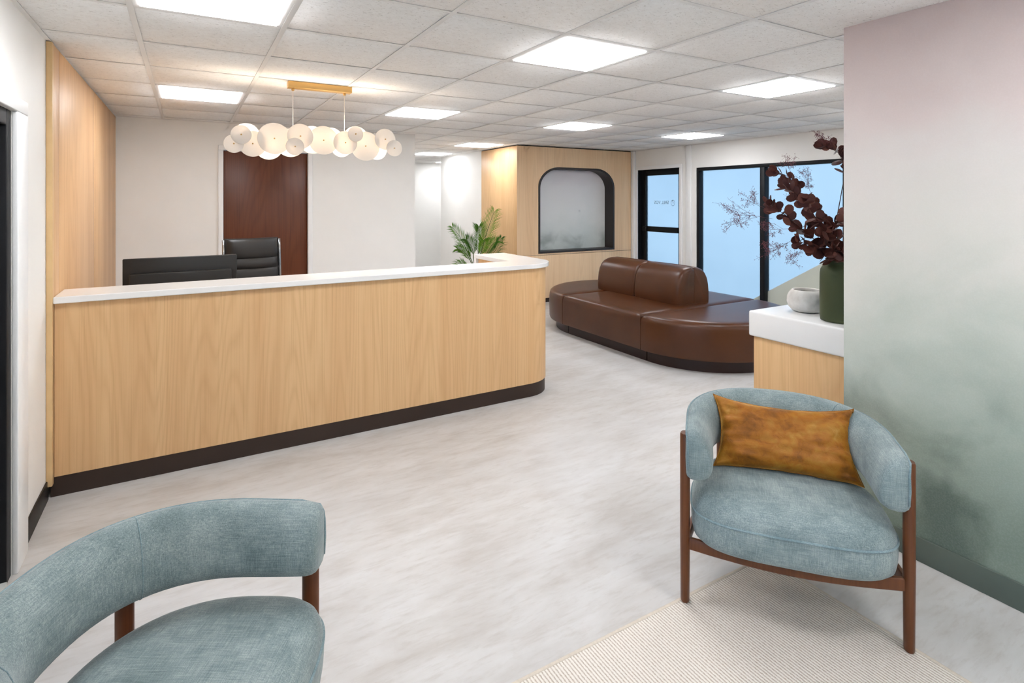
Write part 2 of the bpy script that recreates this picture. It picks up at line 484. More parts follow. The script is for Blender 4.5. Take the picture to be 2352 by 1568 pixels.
# door casings (white trims), each a frame of three mitred boards in one piece
def casing(name, axis, at, side, a0, a1, top, wd, th, mat='trim', head=None):
    t_ = thing(name, None, None, kind='structure')
    def b(nm, p0, p1, z0, z1):
        lo_t, hi_t = sorted((at, at + side * th))
        if axis == 'x': box(nm, (lo_t, p0, z0), (hi_t, p1, z1), MAT[mat], t_, .004)
        else: box(nm, (p0, lo_t, z0), (p1, hi_t, z1), MAT[mat], t_, .004)
    b('jamb_board', a0 - wd, a0, 0, top); b('jamb_board', a1, a1 + wd, 0, top); b('head_board', a0 - wd, a1 + wd, top, top + (head or wd))
    return t_
casing('trim_1', 'x', XL, 1, DOOR3[0], DOOR3[1], 1.92, .17, .022, head=.06)
casing('trim_2', 'y', YB, -1, .331, 1.187, 2.085, .05, .02)
casing('trim_3', 'x', XR, -1, 6.03, 6.94, 2.05, .055, .02)
struct('trim_4', (XR - .025, 5.80, 0), (XR, 5.90, CZ), 'trim', bevel=.004)
struct('trim_5', (6.425, 6.99, 0), (XR, 7.06, CZ), 'trim', bevel=.004)

# glazed door on the window wall (recessed), a dark frame with a middle rail and two panes
DX0, DX1 = XR + .075, XR + .125
d1 = thing('door_1', None, None, (XR + .1, 6.485, 0), kind='structure')
def wbox(nm, lo, hi, mat, par, bevel=.003): return box(nm, lo, hi, MAT[mat], par, bevel, world=True)
wbox('stile', (DX0, 6.84, 0), (DX1, 6.94, 2.05), 'black_metal', d1); wbox('stile', (DX0, 6.03, 0), (DX1, 6.13, 2.05), 'black_metal', d1)
wbox('top_rail', (DX0, 6.13, 1.955), (DX1, 6.84, 2.05), 'black_metal', d1); wbox('bottom_rail', (DX0, 6.13, 0), (DX1, 6.84, .22), 'black_metal', d1)
wbox('middle_rail', (DX0 - .02, 6.13, 1.04), (DX1, 6.84, 1.125), 'black_metal', d1)
wbox('push_bar_end', (DX0 - .05, 6.79, 1.045), (DX0 - .005, 6.87, 1.12), 'black_metal', d1, .01)
up_pane = wbox('pane', (DX0 + .015, 6.13, 1.125), (DX0 + .021, 6.84, 1.955), 'frosted', d1, 0)
wbox('pane', (DX0 + .015, 6.13, .22), (DX0 + .021, 6.84, 1.04), 'frosted', d1, 0)
wbox('reveal', (XR, 6.935, 0), (DX1, 6.945, 2.055), 'black_metal', d1, 0)
wbox('reveal', (XR, 6.025, 0), (DX1, 6.035, 2.055), 'trim', d1, 0)
wbox('reveal_head', (XR, 6.03, 2.045), (DX1, 6.94, 2.055), 'black_metal', d1, 0)

# the lettering on the upper pane: it reads correctly from outside, so mirrored from in here
def text_mesh(body, size, name):
    cu = bpy.data.curves.new(name, 'FONT'); cu.body = body; cu.size = size; cu.extrude = .0006; cu.align_x = 'CENTER'; cu.align_y = 'CENTER'
    tmp = bpy.data.objects.new(name, cu); COL.objects.link(tmp)
    dg = bpy.context.evaluated_depsgraph_get(); me = bpy.data.meshes.new_from_object(tmp.evaluated_get(dg))
    bpy.data.objects.remove(tmp); bpy.data.curves.remove(cu); return me
RY = Matrix.Rotation(PI / 2, 4, 'X') @ Matrix.Identity(4)
face_out = Matrix.Translation((0, 0, 0)) @ Matrix.Rotation(PI / 2, 4, 'Z') @ RY     # text plane turned to face +x
me = text_mesh('SALL VOS', .075, 'lettering')
me.transform(face_out)
lo = link_mesh('lettering', me, MAT['decal'], d1); lo.location = (DX0 + .0135 - d1.location.x, 6.50 - d1.location.y, 1.515)
me = text_mesh('___________', .02, 'underline'); me.transform(face_out)
ul = link_mesh('underline', me, MAT['decal'], d1); ul.location = (DX0 + .0135 - d1.location.x, 6.50 - d1.location.y, 1.482)
rv, rf = [], []
NA = 40
for k in range(NA):
    a = 2 * PI * k / NA
    for r in (.036, .042): rv.append((0, r * math.cos(a), 1.15 * r * math.sin(a)))
for k in range(NA):
    q = (k + 1) % NA; rf.append((2 * k, 2 * k + 1, 2 * q + 1, 2 * q))
b0 = len(rv); rv += [(0, .006, .046), (0, .018, .046), (0, -.008, -.012), (0, -.014, -.006)]; rf.append((b0, b0 + 1, b0 + 2, b0 + 3))
em = part('emblem', rv, rf, MAT['decal'], d1, loc=(DX0 + .0135 - d1.location.x, 6.255 - d1.location.y, 1.51))

# storefront window
w1 = thing('window_1', None, None, (XR + .06, 4.0, 0), kind='structure')
FX0, FX1 = XR + .01, XR + .11
wbox('head', (FX0, WIN[0], 1.985), (FX1, WIN[1], 2.03), 'black_metal', w1); wbox('sill', (FX0, WIN[0], .06), (FX1, WIN[1], .12), 'black_metal', w1)
for y0, y1 in ((5.676, 5.716), (4.60, 4.668), (3.545, 3.60), (2.40, 2.45)):
    wbox('mullion', (FX0, y0, .12), (FX1, y1, 1.985), 'black_metal', w1)
for y0, y1 in ((4.668, 5.676), (3.60, 4.60), (2.45, 3.545)):
    wbox('pane', (FX1 - .03, y0, .12), (FX1 - .024, y1, 1.985), 'frosted', w1, 0)

# outside: a narrow terrace and the pavement
tag(box('terrace', (XR + .15, -3, -.2), (XR + .75, 12, -.02), MAT['concrete_out']), kind='structure')
tag(box('pavement', (XL - 14, -12, -.14), (XL - .31, 20, -.02), MAT['concrete_out']), kind='structure')
# a sloping pale film on the lower part of the panes
def film_top(y): return .337 + (4.637 - y) * .609
for y0, y1 in ((4.669, 4.985), (3.601, 4.599), (2.451, 3.544)):
    fx = FX1 - .0335; z1, z0 = film_top(y1), film_top(y0)
    fv_ = [(fx, y1, .121), (fx, y0, .121), (fx, y0, z0), (fx, y1, max(z1, .122))]
    fv_ += [(fx + .003, p[1], p[2]) for p in fv_]
    part('film', fv_, [(0, 1, 2, 3), (7, 6, 5, 4), (0, 4, 5, 1), (1, 5, 6, 2), (2, 6, 7, 3), (3, 7, 4, 0)], MAT['parapet'], w1, world=True)

# dark veneer door behind the desk
d2 = thing('door_2', None, None, (.76, YB + .05, 0), kind='structure')
box('leaf', (-.425, -.02, .01), (.425, .025, 2.08), MAT['door_wood'], d2, .003)

# black glazed door in the left wall
d3 = thing('door_3', None, None, (XL - .07, 2.52, 0), kind='structure')
dx0, dx1 = XL - .12, XL - .045
wbox('frame_jamb', (XL - .139, 2.965, 0), (XL - .001, 3.03, 1.92), 'black_metal', d3); wbox('frame_jamb', (XL - .139, 2.02, 0), (XL - .001, 2.085, 1.92), 'black_metal', d3)
wbox('frame_head', (XL - .139, 2.085, 1.855), (XL - .001, 2.965, 1.92), 'black_metal', d3)
wbox('stile', (dx0, 2.855, .01), (dx1, 2.962, 1.85), 'black_metal', d3); wbox('stile', (dx0, 2.088, .01), (dx1, 2.195, 1.85), 'black_metal', d3)
wbox('top_rail', (dx0, 2.195, 1.745), (dx1, 2.855, 1.85), 'black_metal', d3); wbox('bottom_rail', (dx0, 2.195, .01), (dx1, 2.855, .2), 'black_metal', d3)
wbox('pane', (XL - .086, 2.195, .2), (XL - .08, 2.855, 1.745), 'clear', d3, 0)
wbox('threshold', (XL - .139, 2.085, 0), (XL + .0, 2.965, .012), 'concrete_out', d3, 0)
w2 = thing('window_2', None, None, (XL - .06, -.1, 0), kind='structure')
wbox('head', (XL - .12, -1.6, 2.05), (XL - .02, 1.4, 2.1), 'black_metal', w2); wbox('sill', (XL - .12, -1.6, .25), (XL - .02, 1.4, .3), 'black_metal', w2)
for yy in (-1.6, -.62, .37, 1.35): wbox('mullion', (XL - .12, yy, .3), (XL - .02, yy + .05, 2.05), 'black_metal', w2)
for y0, y1 in ((-1.55, -.62), (-.57, .37), (.42, 1.35)): wbox('pane', (XL - .08, y0, .3), (XL - .074, y1, 2.05), 'clear', w2, 0)

# ------------------------------------------------------------------ suspended ceiling: tees, tiles, recessed lights
PX, GX, GY = .6096, -.21, 2.245
ceil = struct('ceiling', (XL - TH, YN - TH, CZ + .05), (XR + TH, YF + TH, CZ + .15), 'slab')
def cam_px(x, y, z):
    d = x * math.sin(YAW) + y * math.cos(YAW); l = x * math.cos(YAW) - y * math.sin(YAW)
    if d < .05: return None
    return IW / 2 + FPX * l / d, HORIZON - FPX * (z - EYE) / d
def in_room(x, y):
    if not (XL < x < XR and YN < y < YF): return False
    if y > YB and x < XC0: return False
    if x > XC1 + .02 and 7.05 < y < 9.95: return False
    if MX + .01 < x < MX + .12 and y < MY: return False
    return True
LIGHTS = {(0, 0), (0, 4), (3, 0), (3, 4), (6, 0), (6, 4), (6, 8), (9, 4), (9, 0), (6, 11), (8, 14), (0, -4), (3, -4), (6, -4), (9, -4), (9, -8), (0, -7), (3, -7), (3, 8)}
LIGHTS.discard((3, 8))
full = box_mesh('ceiling_tile', (-.300, -.300, 0), (.300, .300, .018), .0015, 1)
cut_cache = {}
i_rng = range(-1, 12); j_rng = range(-8, 16)
rest = bmesh.new(); n_tiles = 0
for i in i_rng:
    for j in j_rng:
        if (i, j) in LIGHTS: continue
        x0, x1 = GX + i * PX, GX + (i + 1) * PX; y0, y1 = GY + j * PX, GY + (j + 1) * PX
        x0c, x1c, y0c, y1c = max(x0, XL), min(x1, XR), max(y0, YN), min(y1, YF)
        if x1c - x0c < .05 or y1c - y0c < .05: continue
        xm, ym = (x0c + x1c) / 2, (y0c + y1c) / 2
        smp = [(x0c + (x1c - x0c) * a, y0c + (y1c - y0c) * b_) for a in (.04, .35, .65, .96) for b_ in (.04, .35, .65, .96)]
        if not any(in_room(*s) for s in smp): continue
        pr = [cam_px(a, b_, CZ) for a, b_ in ((x0c, y0c), (x1c, y0c), (x0c, y1c), (x1c, y1c), (xm, ym))]
        pr = [p for p in pr if p]
        seen = any(-60 < p[0] < IW + 60 and -60 < p[1] for p in pr) and not (ym < MY - .3 and xm > MX)
        xe, ye = (x1c - x0c) / 2 - .005, (y1c - y0c) / 2 - .005
        if seen:
            if xe > .29 and ye > .29: me = full
            else:
                key = (round(xe, 3), round(ye, 3))
                if key not in cut_cache: cut_cache[key] = box_mesh('ceiling_tile', (-xe, -ye, 0), (xe, ye, .018), .0015, 1)
                me = cut_cache[key]
            link_mesh('ceiling_tile', me, MAT['tile'], ceil, (xm, ym, CZ + .0035 + random.uniform(0, .0015))); n_tiles += 1
        else:
            r = bmesh.ops.create_cube(rest, size=1.0)
            for v in r['verts']: v.co = Vector((xm + v.co.x * 2 * xe, ym + v.co.y * 2 * ye, CZ + .016 + v.co.z * .018))
me = bpy.data.meshes.new('ceiling_tile_field'); rest.to_mesh(me); rest.free()
tag(link_mesh('ceiling_tile_field', me, MAT['tile'], ceil), kind='stuff')
for i in range(-1, 13):
    x = GX + i * PX
    if XL < x < XR:
        y0 = YN if not (MX < x < MX + .13) else MY
        y1 = YB if x < XC0 else (7.05 if x > XC1 else YF)
        box('ceiling_tee', (x - .012, y0, CZ), (x + .012, y1, CZ + .003), MAT['tee'], ceil)
for j in range(-8, 17):
    y = GY + j * PX
    if YN < y < YF:
        x0 = XL if y < YB else XC0; x1 = XR if (y < 7.05 or y > 9.95) else XC1
        box('ceiling_tee', (x0, y - .012, CZ + .0008), (x1, y + .012, CZ + .003), MAT['tee'], ceil)
for nm, lo_, hi_ in (('l', (XL, YN, CZ), (XL + .02, YB, CZ + .003)), ('b', (XL, YB - .02, CZ), (XC0, YB, CZ + .003)), ('r', (XR - .02, YN, CZ), (XR, 7.05, CZ + .003))):
    box('wall_angle', lo_, hi_, MAT['tee'], ceil)

LABELS = {(0, 0): 'square lit ceiling panel cut off by the top edge of the photo', (0, 4): 'square lit ceiling panel to the left of the disc chandelier',
          (3, 0): 'large square lit ceiling panel at the top middle of the photo', (3, 4): 'square lit ceiling panel just right of the disc chandelier',
          (6, 0): 'square lit ceiling panel beside the top of the mural wall', (6, 4): 'square lit ceiling panel in front of the arched niche',
          (6, 8): 'square lit ceiling panel beside the niche box corner, washing its oak side', (9, 4): 'square lit ceiling panel nearest the glazed entrance door',
          (9, 0): 'square lit ceiling panel over the far side of the credenza, hidden by the mural wall', (0, -4): 'square lit ceiling panel behind the camera, beside the left wall windows', (3, -4): 'square lit ceiling panel behind the camera, above the rug',
          (6, -4): 'square lit ceiling panel behind the mural wall, nearest to the wall', (9, -4): 'square lit ceiling panel behind the mural wall, nearest to the window wall', (9, -8): 'square lit ceiling panel in the rear corner by the window wall',
          (0, -7): 'square lit ceiling panel at the rear wall, beside the left wall', (3, -7): 'square lit ceiling panel at the rear wall, above the end of the rug',
          (6, 11): 'square lit ceiling panel over the corridor, second from its far end', (8, 14): 'small glimpse of a lit ceiling panel at the far corridor end'}
dif = box_mesh('diffuser', (-.268, -.268, 0), (.268, .268, .006))
fv, ff = [], []
o_, n_ = .2925, .270
for z in (0, .02):
    for h in (o_, n_):
        fv += [(-h, -h, z), (h, -h, z), (h, h, z), (-h, h, z)]
for k in range(4):
    q = (k + 1) % 4
    ff += [(k, q, 4 + q, 4 + k), (8 + k, 12 + k, 12 + q, 8 + q), (k, 8 + k, 8 + q, q), (4 + k, 4 + q, 12 + q, 12 + k)]
frm = mesh('frame', fv, ff)
for (i, j) in sorted(LIGHTS):
    xm, ym = GX + (i + .5) * PX, GY + (j + .5) * PX
    if not in_room(xm, ym): continue
    lb = LABELS.get((i, j), 'square lit ceiling panel out of the picture behind the camera')
    L = thing('ceiling_light', lb, 'ceiling light', (xm, ym, CZ + .001), 0, 'square light panels in the suspended ceiling')
    link_mesh('frame', frm, MAT['lamp_frame'], L); link_mesh('diffuser', dif, MAT['panel_light'], L, (0, 0, -.0045))

# ------------------------------------------------------------------ oak panelling on the left wall behind the desk
PF = -.604
pn = thing('wall_panelling', None, None, (PF, 3.69, 0), kind='structure')
box('groove_backing', (XL + .0005, 3.712, .107), (XL + .010, YB - .005, CZ - .008), MAT['plinth'], pn, world=True)
for y0, y1 in ((3.71, 3.866), (3.874, 5.198), (5.206, YB - .004)):
    box('panel', (XL + .001, y0, .107), (PF, y1, CZ - .006), MAT['oak_wall'], pn, .002, world=True)
box('edge_board', (XL + .001, 3.672, .075), (PF + .003, 3.7085, CZ - .004), MAT['oak_edge'], pn, .002, world=True)

# ------------------------------------------------------------------ reception desk
DY, DXR, DYE, CR = 3.715, 2.60, 4.63, .26       # front face, outer side face, end of the return, corner radius
def L_path(front, side, end, r, x0, n=14):
    pts = [(x0, front)]
    nseg = 18
    for k in range(1, nseg): pts.append((x0 + (side - r - x0) * k / nseg, front))
    for k in range(n + 1):
        a = -PI / 2 + (PI / 2) * k / n; pts.append((side - r + r * math.cos(a), front + r + r * math.sin(a)))
    for k in range(1, 7): pts.append((side, front + r + (end - front - r) * k / 6))
    return pts
def L_band(path, th, z0, z1, edge=.0):
    nn = normals2d(path, closed=False)
    prof = [(0, z0 + edge), (0, z1 - edge), (edge, z1), (th - edge, z1), (th, z1 - edge), (th, z0 + edge), (th - edge, z0), (edge, z0)] if edge else [(0, z0), (0, z1), (th, z1), (th, z0)]
    return sweep_geo(path, nn, [prof] * len(path))
desk = thing('reception_desk', 'long light oak reception desk with rounded corner and dark plinth', 'desk', (1.0, 3.9, 0))
v, f = L_band(L_path(DY, DXR, DYE, CR, PF + .004), .03, .105, 1.012); part('front_panel', v, f, MAT['oak'], desk, True, 30, world=True)
v, f = L_band(L_path(DY + .006, DXR - .006, DYE - .01, CR - .006, XL + .012), .03, 0.0, .105); part('plinth', v, f, MAT['plinth'], desk, True, 30, world=True)
box('inner_panel', (2.325, 3.98, .75), (2.345, 4.60, 1.012), MAT['oak'], desk, world=True)
box('inner_panel', (PF + .004, 3.955, .0), (2.325, 3.975, 1.012), MAT['oak'], desk, world=True)
box('work_surface', (PF + .004, 3.976, .715), (2.32, 4.70, .745), MAT['quartz'], desk, .004, world=True)
box('pedestal', (1.55, 4.02, 0.0), (1.97, 4.62, .714), MAT['oak'], desk, .003, world=True)
for k in range(3): box('drawer_front', (1.56, 4.621, .03 + k * .23), (1.96, 4.637, .25 + k * .23), MAT['oak'], desk, .003, world=True)
box('leg_panel', (.2, 4.05, 0.0), (.225, 4.66, .714), MAT['oak'], desk, .002, world=True)

ct = thing('counter_top', 'white quartz transaction counter running along the top of the desk', 'countertop', (1.0, 3.85, 1.012))
# L-shaped slab in plan with a rounded outer corner
outer = L_path(DY - .028, DXR + .028, DYE + .03, CR + .03, PF + .004, 16)
inner = [(2.31, DYE + .03), (2.31, 3.995), (PF + .004, 3.995)]
v, f = rings_geo(outer + inner, [(.003, 1.0125), (.0, 1.016), (0.0, 1.044), (.003, 1.0475)])
part('slab', v, f, MAT['quartz'], ct, world=True)
box('end_panel', (2.31, DYE - .006, .0), (DXR + .028, DYE + .03, 1.012), MAT['quartz'], ct, .002, world=True)

# things behind the desk
mon = thing('computer_monitor', 'wide black computer monitor seen from the back over the counter', 'monitor', (-.03, 4.42, .7455))
ms = box('casing', (-.335, -.012, .10), (.335, .022, .42), MAT['grey_plastic'], mon, .006)
box('back_bulge', (-.30, -.04, .05), (.30, -.010, .325), MAT['grey_plastic'], mon, .012, 3)
box('screen', (-.325, .0205, .115), (.325, .0235, .41), MAT['black_metal'], mon, .001)
box('bottom_bezel', (-.335, -.012, .085), (.335, .024, .102), MAT['grey_plastic'], mon, .003)
box('stand_neck', (-.035, -.055, .008), (.035, -.035, .25), MAT['grey_plastic'], mon, .004)
box('stand_base', (-.13, -.10, 0), (.13, .09, .012), MAT['grey_plastic'], mon, .004)

oc = thing('office_chair', 'black leather office chair with stitched back behind the counter', 'office chair', (.50, 5.12, 0), .12)
bx = []
prof_z = [.50, .56, .64, .72, .80, .86, .90, .94, .962, .97, .978, 1.01, 1.05, 1.058, 1.066, 1.10, 1.15, 1.19, 1.215, 1.225]
bv, bf = [], []
NXB = 14
def ocy(x, z): return .10 + .10 * (z - .5) ** 1.3 - .05 * (1 - (x / .23) ** 2) * 1.0
groove = {.962: .4, .97: 1, .978: .4, 1.05: .4, 1.058: 1, 1.066: .4}
for z in prof_z:
    for k in range(NXB + 1):
        x = -.215 + .43 * k / NXB; e = min(1, (.215 - abs(x)) / .03)
        puff = .03 * math.sqrt(max(0, e)) * (1 if z < 1.19 else max(.0, (1.225 - z) / .035) ** .5) - .012 * groove.get(z, 0)
        bv.append((x, ocy(x, z) - puff, z))
nb = len(bv)
for z in prof_z:
    for k in range(NXB + 1):
        x = -.215 + .43 * k / NXB; bv.append((x, ocy(x, z) + .035, z))
R_ = NXB + 1
for a in range(len(prof_z) - 1):
    for k in range(NXB):
        p = a * R_ + k; bf.append((p, p + 1, p + 1 + R_, p + R_)); q = p + nb; bf.append((q, q + R_, q + 1 + R_, q + 1))
for a in range(len(prof_z) - 1):
    for k in (0, NXB):
        p = a * R_ + k; bf.append((p, p + R_, p + R_ + nb, p + nb))
for k in range(NXB):
    bf.append((k, k + nb, k + 1 + nb, k + 1)); p = (len(prof_z) - 1) * R_ + k; bf.append((p, p + 1, p + 1 + nb, p + nb))
part('backrest', bv, bf, MAT['black_leather'], oc, True, 60)
for s in (-1, 1):
    v, f = tube_geo([(s * .222, .09 + .10 * (z - .5) ** 1.3, z) for z in (.5, .7, .9, 1.1, 1.215)], .011, 8); part('back_frame', v, f, MAT['chrome'], oc, True)
    v, f = tube_geo([(s * .26, .10, .48), (s * .27, .10, .66), (s * .27, .05, .68), (s * .27, -.2, .68), (s * .265, -.22, .64), (s * .255, -.2, .46)], .013, 8); part('armrest', v, f, MAT['chrome'], oc, True)
box('seat', (-.24, -.30, .42), (.24, .13, .50), MAT['black_leather'], oc, .03, 3)
v, f = lathe_geo([(.028, .10), (.028, .26), (.02, .262), (.02, .42)], 16); part('gas_lift', v, f, MAT['grey_plastic'], oc, True, 40)
for k in range(5):
    a = 2 * PI * k / 5; c, s = math.cos(a), math.sin(a)
    v, f = tube_geo([(.02 * c, .02 * s, .11), (.16 * c, .16 * s, .10), (.29 * c, .29 * s, .075)], [.022, .018, .014], 8); part('star_leg', v, f, MAT['chrome'], oc, True)
    v, f = lathe_geo([(.012, -.012), (.03, -.010), (.03, .010), (.012, .012)], 16)
    part('caster', [(.29 * c + x * c - z * s, .29 * s + x * s + z * c, .03 + y) for x, y, z in v], f, MAT['grey_plastic'], oc, True, 40)

# ------------------------------------------------------------------ chandelier of discs
CY = 4.10
ch = thing('disc_chandelier', 'linear pendant chandelier of overlapping white discs on a brass canopy', 'chandelier', (.81, CY, CZ))
def cb(nm, lo, hi, mat, bev=.002): return box(nm, lo, hi, MAT[mat], ch, bev, world=True)
cb('canopy', (.598, CY - .035, CZ - .045), (1.032, CY + .035, CZ - .0002), 'brass', .003)
FR = [(0.258, 1.914, 0.059), (0.3, 1.974, 0.061), (0.369, 1.92, 0.085), (0.499, 1.96, 0.104), (0.661, 1.984, 0.084), (0.626, 1.912, 0.059), (0.815, 1.966, 0.099), (0.963, 1.956, 0.082), (1.031, 2.02, 0.054), (1.108, 1.94, 0.105), (1.249, 1.996, 0.077), (1.314, 1.933, 0.059)]
BK = [(0.34, 1.981, 0.083), (0.477, 1.915, 0.089), (0.615, 1.947, 0.098), (0.762, 1.976, 0.098), (0.891, 1.991, 0.079), (0.961, 1.931, 0.069), (1.065, 2.001, 0.091), (1.221, 1.927, 0.075)]
def rescale(L, y_from, y_to):
    s = y_to / y_from; return [(x * s, EYE + (z - EYE) * s, r * s) for x, z, r in L]
FR = rescale(FR, 3.99, 4.05); BK = rescale(BK, 4.09, 4.15)
BAR = 1.965
cb('bar', (.262, CY - .007, BAR - .007), (1.33, CY + .007, BAR + .007), 'brass')
for xx in (.633, .985):
    v, f = tube_geo([(xx, CY, BAR), (xx, CY, CZ - .044)], .002, 8); part('cord', v, f, MAT['cord'], ch, True, world=True)
    v, f = lathe_geo([(.008, 0), (.010, .004), (.010, .014), (.006, .018)], 16, xx, CY); part('cord_grip', [(a, b_, c + CZ - .062) for a, b_, c in v], f, MAT['brass'], ch, True, 40, world=True)
fy = [0, -.008, .004, -.002, -.010, -.014, 0, -.004, -.016, .004, -.006, -.014]
def disc_geo(r, th=.005, n=40):
    return lathe_geo([(r * .97, -th / 2), (r, -th / 4), (r, th / 4), (r * .97, th / 2)], n)
for k, (x, z, r) in enumerate(FR):
    y = CY - .055 + fy[k] * 1.2
    v, f = disc_geo(r); dd = part('front_disc', [(a + x, c + y, b_ + z) for a, b_, c in v], f, MAT['disc'], ch, True, 40, world=True)
    v, f = lathe_geo([(.0045, 0), (.0045, .008), (.002, .0095)], 12); part('pin', [(a + x, y - c - .002, b_ + z) for a, b_, c in v], f, MAT['brass'], ch, True, 40, world=True)
    v, f = tube_geo([(x, y, z), (x, CY - .012, z), (x, CY, BAR)], .003, 6); part('stem', v, f, MAT['brass'], ch, True, world=True)
for k, (x, z, r) in enumerate(BK):
    y = CY + .048 + .006 * (k % 2)
    v, f = disc_geo(r); part('back_disc', [(a + x, c + y, b_ + z) for a, b_, c in v], f, MAT['disc'], ch, True, 40, world=True)
    v, f = tube_geo([(x, y, z), (x, CY, BAR)], .003, 6); part('stem', v, f, MAT['brass'], ch, True, world=True)
    v, f = lathe_geo([(.012, 0), (.014, .003), (.014, .012), (.010, .015)], 16)
    part('bulb', [(a + x, y - .004 - c, b_ + z) for a, b_, c in v], f, MAT['led'], ch, True, 40, world=True)
    la = bpy.data.lights.new('bulb_light', 'POINT'); la.energy = LAMP_WATTS; la.color = (1.0, .87, .72); la.shadow_soft_size = .02
    lo_ = bpy.data.objects.new('bulb_light', la); COL.objects.link(lo_); lo_.parent = ch
    lo_.location = (x - .81, -.012, z - CZ)

# ------------------------------------------------------------------ niche box with arched display
NY, NX0, NX1 = 7.05, XC1, 6.42
nb_ = thing('niche_box', None, None, (5.3, NY, 0), kind='structure')
hx0, hx1, hz0, hz1, hr = 4.575, 6.06, .745, 2.06, .38
def arch(x0, x1, z0, z1, r, n=12):
    pts = [(x0, z0), (x1, z0)]
    for k in range(n + 1):
        a = (PI / 2) * k / n; pts.append((x1 - r + r * math.cos(a), z1 - r * .82 + r * .82 * math.sin(a)))
    for k in range(n + 1):
        a = PI / 2 + (PI / 2) * k / n; pts.append((x0 + r + r * math.cos(a), z1 - r * .82 + r * .82 * math.sin(a)))
    return pts
SZ = .722
# upper front panel with the arched opening, built from columns around the hole
hole = arch(hx0, hx1, hz0, hz1, hr)
def top_of(x):
    for (ax, az), (bx_, bz) in zip(hole, hole[1:] + hole[:1]):
        if min(ax, bx_) - 1e-9 <= x <= max(ax, bx_) + 1e-9 and abs(ax - bx_) > 1e-9 and max(az, bz) > hz0 + .3:
            return az + (bz - az) * (x - ax) / (bx_ - ax)
    return hz1
xs = sorted(set([round(p[0], 5) for p in hole]))
zsp = hz1 - hr * .82
ZT = CZ - .012
pv_, pf_ = [], []
def quad(a, b_, c, d): 
    i0 = len(pv_); pv_.extend([a, b_, c, d]); pf_.append((i0, i0 + 1, i0 + 2, i0 + 3))
def slabq(x0, x1, zl0, zl1, zh0, zh1):
    y0, y1 = NY, NY + .02
    quad((x0, y0, zl0), (x1, y0, zl1), (x1, y0, zh1), (x0, y0, zh0)); quad((x0, y1, zl0), (x0, y1, zh0), (x1, y1, zh1), (x1, y1, zl1))
slabq(NX0, hx0, SZ, SZ, ZT, ZT); slabq(hx1, NX1, SZ, SZ, ZT, ZT); slabq(hx0, hx1, SZ, SZ, hz0, hz0)
for a, b_ in zip(xs[:-1], xs[1:]):
    slabq(a, b_, top_of(a) if a > hx0 + 1e-6 else zsp, top_of(b_) if b_ < hx1 - 1e-6 else zsp, ZT, ZT)
part('front_panel', pv_, pf_, MAT['oak_niche'], nb_, world=True)
box('lower_panel', (NX0, NY, .065), (NX1, NY + .02, SZ - .006), MAT['oak_niche'], nb_, .001, world=True)
box('side_panel', (NX0, NY + .001, .065), (NX0 + .02, 8.2, ZT), MAT['oak'], nb_, .001, world=True)
box('toe_kick', (NX0 + .008, NY + .012, 0), (NX1, NY + .03, .065), MAT['plinth'], nb_, world=True)
box('toe_kick', (NX0 + .008, NY + .03, 0), (NX0 + .02, 8.2, .065), MAT['plinth'], nb_, world=True)
box('shadow_gap', (NX0 + .012, NY + .012, ZT), (NX1, NY + .03, CZ), MAT['plinth'], nb_, world=True)
# lining frame: an arched tunnel with wall thickness
ND = .21
ri, ro = arch(hx0 + .03, hx1 - .03, hz0 + .03, hz1 - .03, hr - .02), hole
fv, ff = [], []
for pts, y in ((ro, NY - .008), (ri, NY - .008), (ri, NY + ND), (ro, NY + ND)):
    fv += [(p[0], y, p[1]) for p in pts]
nh = len(ro)
for a in range(4):
    for k in range(nh):
        q = (k + 1) % nh; a2 = (a + 1) % 4
        ff.append((a * nh + k, a * nh + q, a2 * nh + q, a2 * nh + k))
part('niche_lining', fv, ff, MAT['bronze'], nb_, True, 30, world=True)
box('niche_back', (hx0 - .02, NY + ND - .004, hz0 - .02), (hx1 + .02, NY + ND + .01, hz1 + .02), MAT['mural_niche'], nb_, world=True)

# ------------------------------------------------------------------ double-sided sofa
SX, SY0, SY1, SR = 4.62, 3.985, 5.267, .87
sofa = thing('double_sided_sofa', 'brown leather double-sided sofa with rounded ends and central backrest', 'sofa', (SX, (SY0 + SY1) / 2, 0))
hl = (SY1 - SY0) / 2
seat_rings = [(.03, .115), (.006, .118), (0, .135), (-.004, .25), (-.002, .36), (.002, .40), (.011, .428), (.028, .447), (.052, .456), (.09, .460), (.14, .462)]
JG = .003
def loft(loops, zs):
    n = len(loops[0]); verts, faces = [], []
    for lp, z in zip(loops, zs): verts += [(x, y, z) for x, y in lp]
    for i in range(len(loops) - 1):
        for k in range(n):
            p, q = i * n + k, i * n + (k + 1) % n
            faces.append((p, q, q + n, p + n))
    faces.append(tuple(range(n))); faces.append(tuple((len(loops) - 1) * n + k for k in range(n)))
    return verts, faces
def end_loop(r, yc, s, ins, gap):
    # half disc; insets keep clear of the straight joint edge (softer there)
    j = max(ins, 0) * .75; pts = []
    n = 48
    for k in range(n + 1):
        a = PI * k / n; pts.append(((r - ins) * math.cos(a), yc + s * max(gap + j, (r - ins) * math.sin(a))))
    return pts
def mid_loop(r, h, ins, gap, n=14):
    j = max(ins, 0) * .75; out = []
    c = [(-r, -h), (r, -h), (r, h), (-r, h)]
    for a, b_ in zip(c, c[1:] + c[:1]):
        for k in range(n):
            x, y = a[0] + (b_[0] - a[0]) * k / n, a[1] + (b_[1] - a[1]) * k / n
            out.append((max(-r + ins, min(r - ins, x)), max(-h + gap + j, min(h - gap - j, y))))
    return out
zs_ = [z for _, z in seat_rings]
